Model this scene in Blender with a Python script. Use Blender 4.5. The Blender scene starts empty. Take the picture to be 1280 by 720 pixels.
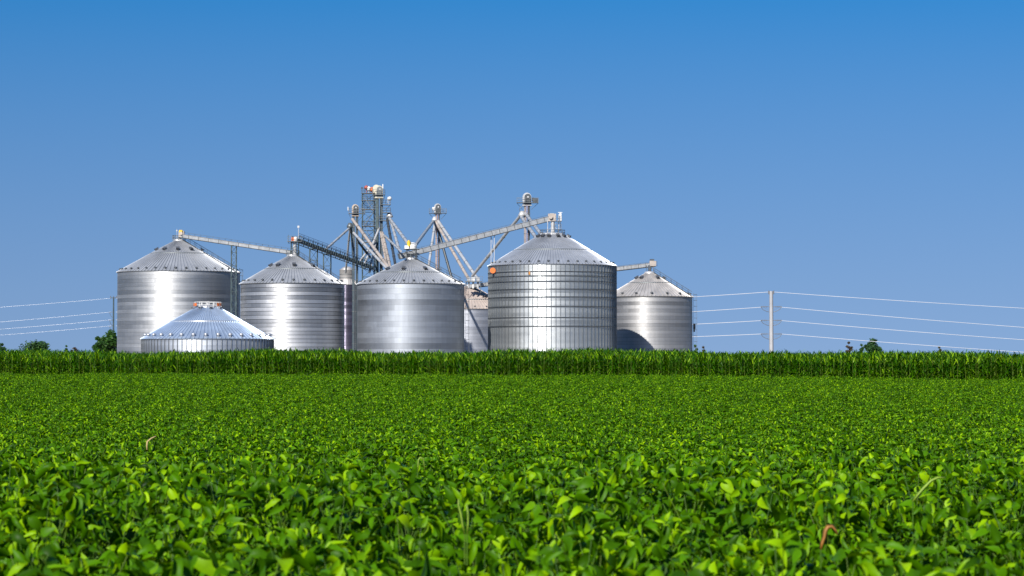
import bpy, math, random
from mathutils import Vector, Matrix
R_ = math.radians
PI = math.pi
scene = bpy.context.scene
C = scene.collection

# ------------------------------------------------------------------ camera
F = 3000.0                       # focal length in pixels of the 1280 px photograph
PITCH = math.atan(93 / F)
CAMZ = 1.7
cam_d = bpy.data.cameras.new('camera')
cam = bpy.data.objects.new('camera', cam_d); C.objects.link(cam)
cam_d.sensor_width = 36; cam_d.lens = F * 36 / 1280
cam.location = (0, 0, CAMZ); cam.rotation_euler = (PI / 2 + PITCH, 0, 0)
cam_d.clip_start = 0.1; cam_d.clip_end = 20000
cam_d.dof.use_dof = True; cam_d.dof.focus_distance = 220; cam_d.dof.aperture_fstop = 8
scene.camera = cam

# ------------------------------------------------------------------ light
SUN_EL, SUN_AZ = R_(35), R_(22.5)            # behind the camera, to its left
world = bpy.data.worlds.new('World'); scene.world = world; world.use_nodes = True
wn = world.node_tree; wl = wn.links
bg = wn.nodes['Background']; bg.inputs[1].default_value = 0.0708
sky = wn.nodes.new('ShaderNodeTexSky'); sky.sky_type = 'NISHITA'; sky.sun_disc = False
sky.sun_elevation = SUN_EL; sky.sun_rotation = PI + SUN_AZ
sky.altitude = 300; sky.air_density = 1.0; sky.dust_density = 0.4; sky.ozone_density = 2.0
tc = wn.nodes.new('ShaderNodeTexCoord')
sep = wn.nodes.new('ShaderNodeSeparateXYZ'); wl.new(tc.outputs['Generated'], sep.inputs[0])
mz = wn.nodes.new('ShaderNodeMath'); mz.operation = 'MULTIPLY_ADD'; mz.inputs[1].default_value = 0.12; mz.inputs[2].default_value = 0.315
wl.new(sep.outputs[2], mz.inputs[0])
cmb = wn.nodes.new('ShaderNodeCombineXYZ')
wl.new(sep.outputs[0], cmb.inputs[0]); wl.new(sep.outputs[1], cmb.inputs[1]); wl.new(mz.outputs[0], cmb.inputs[2])
nrm = wn.nodes.new('ShaderNodeVectorMath'); nrm.operation = 'NORMALIZE'; wl.new(cmb.outputs[0], nrm.inputs[0])
wl.new(nrm.outputs[0], sky.inputs[0])
hsv = wn.nodes.new('ShaderNodeHueSaturation'); hsv.inputs['Hue'].default_value = 0.502
satr = wn.nodes.new('ShaderNodeMapRange'); satr.inputs['From Min'].default_value = 0.0; satr.inputs['From Max'].default_value = 0.15
satr.inputs['To Min'].default_value = 0.98; satr.inputs['To Max'].default_value = 1.47        # paler towards the horizon
wl.new(sep.outputs[2], satr.inputs[0]); wl.new(satr.outputs[0], hsv.inputs['Saturation'])
wl.new(sky.outputs[0], hsv.inputs['Color']); wl.new(hsv.outputs[0], bg.inputs[0])

sd = bpy.data.lights.new('sun', 'SUN'); sd.energy = 5.0; sd.angle = R_(0.5); sd.color = (1.0, 0.95, 0.87)
so = bpy.data.objects.new('sun', sd); C.objects.link(so)
to_sun = Vector((-math.sin(SUN_AZ) * math.cos(SUN_EL), -math.cos(SUN_AZ) * math.cos(SUN_EL), math.sin(SUN_EL)))
so.rotation_euler = (-to_sun).to_track_quat('-Z', 'Y').to_euler()
so.location = (-60, -60, 80)
scene.view_settings.view_transform = 'Standard'; scene.view_settings.look = 'None'
scene.view_settings.exposure = 0.8; scene.view_settings.gamma = 1.0
try: scene.view_settings.use_curve_mapping = False
except Exception: pass
scene.render.engine = 'CYCLES'
scene.cycles.max_bounces = 6; scene.cycles.transmission_bounces = 4; scene.cycles.diffuse_bounces = 2
scene.render.resolution_x = 1024; scene.render.resolution_y = 576

# ------------------------------------------------------------------ helpers
def P(px, py, D):
    v = 360 - py
    Y = F * math.cos(PITCH) - v * math.sin(PITCH)
    Z = F * math.sin(PITCH) + v * math.cos(PITCH)
    k = D / Y
    return Vector(((px - 640) * k, D, CAMZ + Z * k))

class MB:
    def __init__(s): s.v = []; s.f = []; s.sm = []
    def add(s, vs, fs, smooth=False):
        o = len(s.v); s.v += [tuple(v) for v in vs]; s.f += [tuple(i + o for i in f) for f in fs]; s.sm += [smooth] * len(fs)
    def box(s, c, size, rot=None):
        c = Vector(c); hx, hy, hz = size[0] / 2, size[1] / 2, size[2] / 2
        vs = [Vector((x, y, z)) for x in (-hx, hx) for y in (-hy, hy) for z in (-hz, hz)]
        if rot is not None: vs = [rot @ v for v in vs]
        s.add([v + c for v in vs], [(0, 1, 3, 2), (4, 6, 7, 5), (0, 4, 5, 1), (2, 3, 7, 6), (0, 2, 6, 4), (1, 5, 7, 3)])
        return s
    def bar(s, a, b, w, h=None, up=Vector((0, 0, 1))):
        a = Vector(a); b = Vector(b); d = b - a; L = d.length
        if L < 1e-6: return s
        d.normalize(); h = h or w
        side = d.cross(up)
        if side.length < 1e-3: side = d.cross(Vector((0, 1, 0)))
        side.normalize(); u = side.cross(d)
        m = Matrix((side, d, u)).transposed()
        return s.box((a + b) / 2, (w, L, h), m)
    def tube(s, a, b, r, r2=None, n=8, caps=True):
        a = Vector(a); b = Vector(b); d = (b - a)
        if d.length < 1e-6: return s
        d.normalize(); r2 = r if r2 is None else r2
        t = Vector((0, 0, 1)) if abs(d.z) < .95 else Vector((1, 0, 0))
        u = d.cross(t).normalized(); w = d.cross(u)
        vs = []
        for i in range(n):
            q = 2 * PI * i / n; e = u * math.cos(q) + w * math.sin(q)
            vs += [a + e * r, b + e * r2]
        s.add(vs, [(2 * i, 2 * i + 1, (2 * i + 3) % (2 * n), (2 * i + 2) % (2 * n)) for i in range(n)], True)
        if caps:
            s.add([vs[2 * i] for i in range(n)], [tuple(range(n))]); s.add([vs[2 * i + 1] for i in range(n)], [tuple(reversed(range(n)))])
        return s
    def path(s, pts, r, n=6):
        for a, b in zip(pts, pts[1:]): s.tube(a, b, r, n=n)
        return s
    def lathe(s, prof, n=32, c=(0, 0, 0), smooth=True, a0=0, a1=2 * PI):
        c = Vector(c); full = abs(a1 - a0 - 2 * PI) < 1e-6; m = n if full else n + 1; k = len(prof)
        vs = []
        for i in range(m):
            q = a0 + (a1 - a0) * i / n
            for r, z in prof: vs.append(c + Vector((r * math.sin(q), -r * math.cos(q), z)))
        fs = []
        for i in range(n):
            j = (i + 1) % m
            for t in range(k - 1): fs.append((i * k + t, j * k + t, j * k + t + 1, i * k + t + 1))
        s.add(vs, fs, smooth); return s
    def build(s, name, m, parent=None, loc=None):
        me = bpy.data.meshes.new(name); me.from_pydata(s.v, [], s.f); me.update()
        me.polygons.foreach_set('use_smooth', s.sm)
        me.materials.append(m)
        o = bpy.data.objects.new(name, me); C.objects.link(o)
        if parent is not None: o.parent = parent
        if loc is not None: o.location = loc
        return o

def tag(o, label=None, cat=None, group=None, kind=None):
    if label: o['label'] = label
    if cat: o['category'] = cat
    if group: o['group'] = group
    if kind: o['kind'] = kind
    return o
def empty(name, loc, label, cat, group=None):
    o = bpy.data.objects.new(name, None); C.objects.link(o); o.location = loc; o.empty_display_size = .5
    return tag(o, label, cat, group)
def share(name, src, parent, loc, rz=0, scale=None):
    o = bpy.data.objects.new(name, src.data); C.objects.link(o); o.parent = parent; o.location = loc; o.rotation_euler = (0, 0, rz)
    if scale: o.scale = scale
    return o

# ------------------------------------------------------------------ materials
KP, KW, KL = .66, .62, .60      # the colours below were picked for exposure 0; the picture is exposed 0.8 stops up
def newmat(name):
    m = bpy.data.materials.new(name); m.use_nodes = True
    return m, m.node_tree.nodes, m.node_tree.links, m.node_tree.nodes['Principled BSDF']
def N(nodes, t, **kw):
    n = nodes.new(t)
    for k, v in kw.items(): setattr(n, k, v)
    return n
def math_(nodes, links, op, a, b=None, c=None):
    n = nodes.new('ShaderNodeMath'); n.operation = op
    for i, x in enumerate((a, b, c)):
        if x is None: continue
        if isinstance(x, (int, float)): n.inputs[i].default_value = x
        else: links.new(x, n.inputs[i])
    return n.outputs[0]

def plain(name, col, metallic=0.0, rough=0.5, var=0.25, scale=1.2, dirt=None):
    col = tuple(c * KP for c in col)
    m, ns, ls, b = newmat(name)
    t = N(ns, 'ShaderNodeTexCoord'); nz = N(ns, 'ShaderNodeTexNoise'); nz.inputs['Scale'].default_value = scale; nz.inputs['Detail'].default_value = 6
    ls.new(t.outputs['Object'], nz.inputs['Vector'])
    cr = N(ns, 'ShaderNodeValToRGB'); e = cr.color_ramp.elements
    e[0].position = .3; e[1].position = .7
    d = dirt or col
    e[0].color = (d[0] * (1 - var), d[1] * (1 - var), d[2] * (1 - var), 1); e[1].color = (min(1, col[0] * (1 + var * .4)), min(1, col[1] * (1 + var * .4)), min(1, col[2] * (1 + var * .4)), 1)
    ls.new(nz.outputs[0], cr.inputs[0]); ls.new(cr.outputs[0], b.inputs['Base Color'])
    b.inputs['Metallic'].default_value = metallic
    rr = math_(ns, ls, 'MULTIPLY_ADD', nz.outputs[0], .25, rough - .12); ls.new(rr, b.inputs['Roughness'])
    return m

def galv_wall(name, base=(.56, .57, .58), ring=.81, seam=.25, var=.14, rough=.34, metal=.75, corr=.30, sheet=2.8, streak=.12, gloss=(.3, .22)):
    base = tuple(c * KW for c in base)
    """galvanised wall sheets: horizontal corrugation in the normal, rings of sheets with their own tone, weather streaks"""
    m, ns, ls, b = newmat(name)
    t = N(ns, 'ShaderNodeTexCoord'); sp = N(ns, 'ShaderNodeSeparateXYZ'); ls.new(t.outputs['Object'], sp.inputs[0])
    z = sp.outputs[2]
    zi = math_(ns, ls, 'FLOOR', math_(ns, ls, 'DIVIDE', z, ring))
    zf = math_(ns, ls, 'FRACT', math_(ns, ls, 'DIVIDE', z, ring))
    ang = math_(ns, ls, 'ARCTAN2', sp.outputs[0], sp.outputs[1])
    rad = math_(ns, ls, 'SQRT', math_(ns, ls, 'ADD', math_(ns, ls, 'MULTIPLY', sp.outputs[0], sp.outputs[0]), math_(ns, ls, 'MULTIPLY', sp.outputs[1], sp.outputs[1])))
    arc = math_(ns, ls, 'MULTIPLY', ang, rad)
    su = math_(ns, ls, 'ADD', math_(ns, ls, 'DIVIDE', arc, sheet), math_(ns, ls, 'MULTIPLY', zi, .5))
    si = math_(ns, ls, 'FLOOR', su)
    wn1 = N(ns, 'ShaderNodeTexWhiteNoise', noise_dimensions='1D'); ls.new(zi, wn1.inputs['W'])
    cv = N(ns, 'ShaderNodeCombineXYZ'); ls.new(si, cv.inputs[0]); ls.new(zi, cv.inputs[1])
    wn2 = N(ns, 'ShaderNodeTexWhiteNoise', noise_dimensions='2D'); ls.new(cv.outputs[0], wn2.inputs['Vector'])
    # streaks: noise stretched down the wall
    cs = N(ns, 'ShaderNodeCombineXYZ'); ls.new(math_(ns, ls, 'MULTIPLY', arc, 1.6), cs.inputs[0]); ls.new(math_(ns, ls, 'MULTIPLY', z, .12), cs.inputs[1])
    st = N(ns, 'ShaderNodeTexNoise'); st.inputs['Scale'].default_value = 1.0; st.inputs['Detail'].default_value = 5; ls.new(cs.outputs[0], st.inputs['Vector'])
    cb = N(ns, 'ShaderNodeCombineXYZ'); ls.new(math_(ns, ls, 'MULTIPLY', arc, .12), cb.inputs[0]); ls.new(math_(ns, ls, 'MULTIPLY', z, 1.3), cb.inputs[1])
    bl = N(ns, 'ShaderNodeTexNoise'); bl.inputs['Scale'].default_value = 1.0; bl.inputs['Detail'].default_value = 4; ls.new(cb.outputs[0], bl.inputs['Vector'])
    f = math_(ns, ls, 'MULTIPLY_ADD', wn1.outputs[0], var * 1.4, 1 - var * .7)
    f = math_(ns, ls, 'MULTIPLY', f, math_(ns, ls, 'MULTIPLY_ADD', wn2.outputs[0], var * .6, 1 - var * .3))
    f = math_(ns, ls, 'MULTIPLY', f, math_(ns, ls, 'MULTIPLY_ADD', st.outputs[0], streak * 2, 1 - streak))
    f = math_(ns, ls, 'MULTIPLY', f, math_(ns, ls, 'MULTIPLY_ADD', bl.outputs[0], .3, .85))
    sm = math_(ns, ls, 'GREATER_THAN', math_(ns, ls, 'ABSOLUTE', math_(ns, ls, 'SUBTRACT', zf, .5)), .5 - .055 / ring)   # the lap between two rings
    f = math_(ns, ls, 'MULTIPLY', f, math_(ns, ls, 'MULTIPLY_ADD', sm, -seam, 1.0))
    mx = N(ns, 'ShaderNodeVectorMath', operation='SCALE'); mx.inputs[0].default_value = base; ls.new(f, mx.inputs['Scale'])
    ls.new(mx.outputs[0], b.inputs['Base Color'])
    b.inputs['Metallic'].default_value = metal
    rg = math_(ns, ls, 'MULTIPLY_ADD', wn1.outputs[0], .14, rough - .07)
    rg = math_(ns, ls, 'MULTIPLY_ADD', bl.outputs[0], .14, math_(ns, ls, 'SUBTRACT', rg, .07)); ls.new(rg, b.inputs['Roughness'])
    g = N(ns, 'ShaderNodeNewGeometry')
    w = math_(ns, ls, 'MULTIPLY', math_(ns, ls, 'COSINE', math_(ns, ls, 'MULTIPLY', z, 2 * PI / .105)), corr)
    w = math_(ns, ls, 'ADD', w, math_(ns, ls, 'MULTIPLY_ADD', wn1.outputs[0], .10, -.05))
    wob = math_(ns, ls, 'MULTIPLY_ADD', wn2.outputs[0], .05, -.025)
    cn = N(ns, 'ShaderNodeCombineXYZ'); ls.new(w, cn.inputs[2]); ls.new(wob, cn.inputs[0])
    ad = N(ns, 'ShaderNodeVectorMath', operation='ADD'); ls.new(g.outputs['Normal'], ad.inputs[0]); ls.new(cn.outputs[0], ad.inputs[1])
    no = N(ns, 'ShaderNodeVectorMath', operation='NORMALIZE'); ls.new(ad.outputs[0], no.inputs[0]); ls.new(no.outputs[0], b.inputs['Normal'])
    gl = N(ns, 'ShaderNodeBsdfGlossy'); gl.inputs['Roughness'].default_value = gloss[1]; ls.new(mx.outputs[0], gl.inputs['Color']); ls.new(no.outputs[0], gl.inputs['Normal'])
    ms = N(ns, 'ShaderNodeMixShader'); ls.new(math_(ns, ls, 'MULTIPLY_ADD', bl.outputs[0], gloss[0] * 1.2, gloss[0] * .4), ms.inputs[0]); ls.new(b.outputs[0], ms.inputs[1]); ls.new(gl.outputs[0], ms.inputs[2]); ls.new(ms.outputs[0], ns['Material Output'].inputs[0])
    return m

M = {}
M['wall_a'] = galv_wall('galvanised_wall', base=(.54, .55, .57), seam=.20, var=.14, rough=.52, metal=.92, gloss=(.10, .28))
M['wall_b'] = galv_wall('galvanised_wall_new', base=(.55, .59, .66), seam=.1, var=.12, rough=.5, metal=.85, gloss=(.12, .3))
M['wall_c'] = galv_wall('galvanised_wall_ringed', base=(.54, .55, .58), seam=.7, var=.26, rough=.50, metal=.93, gloss=(.10, .3))
M['wall_e'] = galv_wall('galvanised_wall_weathered', base=(.36, .39, .44), seam=.14, var=.26, rough=.58, metal=.85, gloss=(.09, .40), ring=1.12)
M['wall_g'] = galv_wall('galvanised_wall_stiffened', base=(.58, .61, .63), seam=.0, var=.10, rough=.52, metal=.92, gloss=(.17, .25))
M['wall_h'] = galv_wall('galvanised_wall_dull', base=(.42, .42, .43), seam=.2, var=.22, rough=.54, metal=.8, gloss=(.12, .35))
M['wall_f'] = galv_wall('galvanised_wall_old', base=(.40, .42, .48), seam=.16, var=.12, rough=.5, metal=.8, gloss=(.1, .35))
M['wall_d'] = galv_wall('dark_weathered_wall', base=(.13, .12, .17), seam=.2, var=.3, rough=.4, metal=.6)
M['roof'] = plain('galvanised_roof', (.44, .46, .50), .40, .42, .16, .35)
M['roof_b'] = plain('galvanised_roof_new', (.56, .68, .86), .62, .36, .14, .4)
M['roof_g'] = plain('galvanised_roof_bright', (.45, .48, .54), .45, .36, .14, .4)
M['roof_h'] = plain('galvanised_roof_old', (.60, .57, .55), .5, .5, .18, .5)
M['roof_f'] = plain('dusty_roof', (.66, .56, .50), .35, .55, .18, .5)
M['galv'] = plain('galvanised_steel', (.62, .62, .63), .3, .42, .25, 1.5)
M['stiff'] = plain('weathered_stiffener', (.27, .29, .31), .7, .4, .3, 1.5)
M['white'] = plain('pale_galvanised_cover', (.54, .55, .56), .35, .5, .25, .9)
M['dark'] = plain('dark_steel', (.09, .10, .11), .5, .5, .3, 1.2)
M['mid'] = plain('grey_steel', (.19, .21, .22), .5, .5, .3, 1.2)
M['teal'] = plain('grey_green_steel', (.075, .115, .125), .4, .5, .3, 1.2)
M['vent'] = plain('vent_steel', (.22, .23, .25), .6, .45, .3, 2)
M['ventw'] = plain('vent_bright', (.60, .61, .64), .6, .35, .1, 2)
M['black'] = plain('opening_shade', (.03, .03, .035), 0, .6, .2, 2)
M['cream'] = plain('cream_paint', (.62, .57, .45), 0, .5, .15, 2)
M['tan'] = plain('tan_rusty_pipe', (.60, .48, .38), .3, .5, .3, .8)
M['pink'] = plain('faded_red_ladder', (.55, .34, .30), .1, .6, .2, 1)
M['orange'] = plain('orange_paint', (.80, .17, .015), 0, .45, .08, 2)
M['rust'] = plain('orange_rust', (.62, .27, .05), 0, .7, .3, 4)
M['pipe'] = plain('pale_pipe', (.52, .53, .55), .2, .45, .15, .7)
M['pipetan'] = plain('pale_rusty_pipe', (.50, .43, .38), .1, .5, .25, .7)
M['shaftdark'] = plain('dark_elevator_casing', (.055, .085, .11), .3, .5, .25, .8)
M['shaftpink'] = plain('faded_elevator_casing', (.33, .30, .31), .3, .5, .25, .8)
M['red'] = plain('red_paint', (.40, .08, .05), 0, .45, .1, 2)
M['yellow'] = plain('yellow_paint', (.85, .55, .03), 0, .4, .1, 2)
M['whitep'] = plain('white_paint', (.8, .79, .77), 0, .4, .08, 2)
M['pole'] = plain('steel_pole', (.46, .46, .48), .3, .55, .15, .4)
M['wire'] = plain('aluminium_wire', (.85, .86, .9), .3, .4, .05, .1)
M['insul'] = plain('grey_insulator', (.16, .17, .19), 0, .4, .1, 3)
M['concrete'] = plain('concrete', (.36, .35, .33), 0, .85, .2, .8)
M['bark'] = plain('bark', (.10, .075, .05), 0, .9, .4, 6)
M['drystem'] = plain('dry_brown_leaf', (.34, .14, .012), 0, .6, .3, 30)
M['paledry'] = plain('pale_dry_leaf', (.55, .42, .16), 0, .6, .3, 30)
M['palestem'] = plain('pale_green_stem', (.24, .38, .02), 0, .55, .2, 30)

def leafmat(name, c1, c2, c3, trans=.35, spec=.5, rough=.42, tcol=(.20, .42, .02), old=None):
    c1, c2, c3 = (tuple(c * KL for c in q) for q in (c1, c2, c3))
    m, ns, ls, b = newmat(name)
    g = N(ns, 'ShaderNodeNewGeometry'); oi = N(ns, 'ShaderNodeObjectInfo')
    tcx = N(ns, 'ShaderNodeTexCoord')
    mixr = math_(ns, ls, 'MULTIPLY_ADD', oi.outputs['Random'], .30, math_(ns, ls, 'MULTIPLY', g.outputs['Random Per Island'], .70))
    cr = N(ns, 'ShaderNodeValToRGB'); e = cr.color_ramp.elements
    e[0].position = 0; e[0].color = (*c1, 1); e[1].position = 1; e[1].color = (*c3, 1)
    mid = e.new(.55); mid.color = (*c2, 1)
    if old:
        q = e.new(.955); q.color = (*c3, 1); e[-1].position = .965; e[-1].color = (*old, 1)       # the odd yellowed leaf
    ls.new(mixr, cr.inputs[0])
    nz = N(ns, 'ShaderNodeTexNoise'); nz.inputs['Scale'].default_value = 35; nz.inputs['Detail'].default_value = 3; ls.new(tcx.outputs['Object'], nz.inputs['Vector'])
    vv = math_(ns, ls, 'MULTIPLY_ADD', nz.outputs[0], .5, .75)
    sc = N(ns, 'ShaderNodeVectorMath', operation='SCALE'); ls.new(cr.outputs[0], sc.inputs[0]); ls.new(vv, sc.inputs['Scale'])
    ls.new(sc.outputs[0], b.inputs['Base Color'])
    b.inputs['Roughness'].default_value = rough; b.inputs['Specular IOR Level'].default_value = spec
    tr = N(ns, 'ShaderNodeBsdfTranslucent'); tr.inputs[0].default_value = (*tcol, 1)
    mx = N(ns, 'ShaderNodeMixShader'); mx.inputs[0].default_value = trans
    out = ns['Material Output']
    ls.new(b.outputs[0], mx.inputs[1]); ls.new(tr.outputs[0], mx.inputs[2]); ls.new(mx.outputs[0], out.inputs[0])
    return m
M['soy'] = leafmat('soybean_leaf', (.006, .028, .0002), (.074, .212, .0003), (.32, .55, .0010), .10, .07, .45, (.26, .50, .001))  # near-black to lime spread puts sun-and-shade contrast into the leaf colour
M['soystem'] = leafmat('soybean_stem', (.03, .09, .003), (.07, .17, .005), (.16, .25, .02), .1, .3, .5)
M['corn'] = leafmat('corn_leaf', (.006, .034, .0003), (.042, .15, .0006), (.30, .52, .010), .18, .10, .42, (.2, .42, .002))  # leaf colour also carries the shaded gaps and sunlit flecks
M['cornstalk'] = leafmat('corn_stalk', (.03, .08, .005), (.07, .15, .01), (.17, .25, .03), .05, .3, .5)
M['tree'] = leafmat('tree_leaf', (.02, .07, .012), (.04, .12, .018), (.08, .18, .02), .25, .3, .5, (.08, .2, .02))
M['treefar'] = leafmat('distant_tree_leaf', (.03, .09, .03), (.05, .13, .035), (.10, .19, .04), .2, .2, .6, (.08, .15, .05))
M['treered'] = leafmat('reddish_tree_leaf', (.10, .06, .05), (.13, .09, .06), (.10, .14, .06), .2, .2, .6, (.12, .1, .05))

def groundmat(name, a, b_, c, s1=.5, s2=6):
    m, ns, ls, b = newmat(name)
    t = N(ns, 'ShaderNodeTexCoord')
    n1 = N(ns, 'ShaderNodeTexNoise'); n1.inputs['Scale'].default_value = s1; n1.inputs['Detail'].default_value = 8; ls.new(t.outputs['Object'], n1.inputs['Vector'])
    n2 = N(ns, 'ShaderNodeTexNoise'); n2.inputs['Scale'].default_value = s2; n2.inputs['Detail'].default_value = 8; ls.new(t.outputs['Object'], n2.inputs['Vector'])
    mm = math_(ns, ls, 'MULTIPLY_ADD', n1.outputs[0], .6, math_(ns, ls, 'MULTIPLY', n2.outputs[0], .4))
    cr = N(ns, 'ShaderNodeValToRGB'); e = cr.color_ramp.elements
    e[0].position = .35; e[0].color = (*a, 1); e[1].position = .65; e[1].color = (*c, 1); q = e.new(.5); q.color = (*b_, 1)
    ls.new(mm, cr.inputs[0]); ls.new(cr.outputs[0], b.inputs['Base Color']); b.inputs['Roughness'].default_value = .95
    bp = N(ns, 'ShaderNodeBump'); bp.inputs['Strength'].default_value = .6; bp.inputs['Distance'].default_value = .05
    ls.new(n2.outputs[0], bp.inputs['Height']); ls.new(bp.outputs[0], b.inputs['Normal'])
    return m
M['soil'] = groundmat('soil', (.025, .02, .010), (.035, .036, .014), (.04, .055, .016))
M['yard'] = groundmat('yard_gravel', (.22, .20, .17), (.30, .28, .24), (.36, .34, .30), .2, 3)

# ------------------------------------------------------------------ terrain
KY = [(-3000, .05), (0, .02), (9, .05), (15, .10), (22, -.13), (30, -.36), (38, -.50), (54, -.70), (72, -.68), (90, -.56), (120, -.18), (142, .02), (170, .08), (260, 0), (9000, 0)]
def ss(a, b, x):
    t = max(0, min(1, (x - a) / (b - a))); return t * t * (3 - 2 * t)
def H(x, y):
    for (y0, z0), (y1, z1) in zip(KY, KY[1:]):
        if y <= y1:
            t = (y - y0) / (y1 - y0); t = t * t * (3 - 2 * t) if (y0 < 15 or y0 > 140) else t
            z = z0 + (z1 - z0) * t; break
    else: z = 0
    z += -.20 * ss(8, 32, x) * ss(80, 140, y) * (1 - ss(200, 300, y))
    if y < 200: z += .03 * math.sin(x * .5 + y * .21) + .025 * math.sin(y * .37 - x * .23 + 1)
    return z
def spread(lo, hi, steps):
    out = []; v = lo
    while v < hi:
        out.append(v)
        st = next(s for lim, s in steps if abs(v) < lim)
        v += st
    out.append(hi); return out
xs = spread(-6000, 6000, [(60, 3), (150, 10), (600, 60), (1e9, 600)])
ys = spread(-3000, 9000, [(200, 2), (300, 10), (900, 60), (1e9, 600)])
g = MB(); vs = [(x, y, H(x, y)) for y in ys for x in xs]; nx = len(xs)
g.add(vs, [(j * nx + i, j * nx + i + 1, (j + 1) * nx + i + 1, (j + 1) * nx + i) for j in range(len(ys) - 1) for i in range(nx - 1)], True)
tag(g.build('ground', M['soil']), kind='structure')
yd = MB(); yd.add([(-150, 430, .02), (110, 430, .02), (110, 690, .02), (-150, 690, .02)], [(0, 1, 2, 3)])
tag(yd.build('farm_yard', M['yard']), kind='structure')

# ------------------------------------------------------------------ grain bins
def roof_mesh(Re, ze, zp, rt, n, h=.155, w=.17):
    """cone of radial panels with raised ribs"""
    mb = MB(); k = 5; radii = [rt + (Re - rt) * t / k for t in range(k + 1)]
    sl = math.atan2(zp - ze, Re - rt); nr, nzz = math.sin(sl), math.cos(sl)
    vs = []
    for r in radii:
        z = zp - (zp - ze) * (r - rt) / (Re - rt)
        fr = min(.55, w / (2 * PI * r / n)); hh = h * min(1, fr * 2 * PI * r / n / w + .25)
        for i in range(n):
            for (t, lift) in ((0, 0), (1 - fr, 0), (1 - fr * .72, hh), (1 - fr * .28, hh)):
                q = 2 * PI * (i + t) / n; rr = r + nr * lift
                vs.append((rr * math.sin(q), -rr * math.cos(q), z + nzz * lift))
    m = 4 * n
    mb.add(vs, [(a * m + i, (a + 1) * m + i, (a + 1) * m + (i + 1) % m, a * m + (i + 1) % m) for a in range(k) for i in range(m)])
    return mb, sl

def frame_at(phi): return Vector((math.sin(phi), -math.cos(phi), 0)), Vector((math.cos(phi), math.sin(phi), 0))

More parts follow.
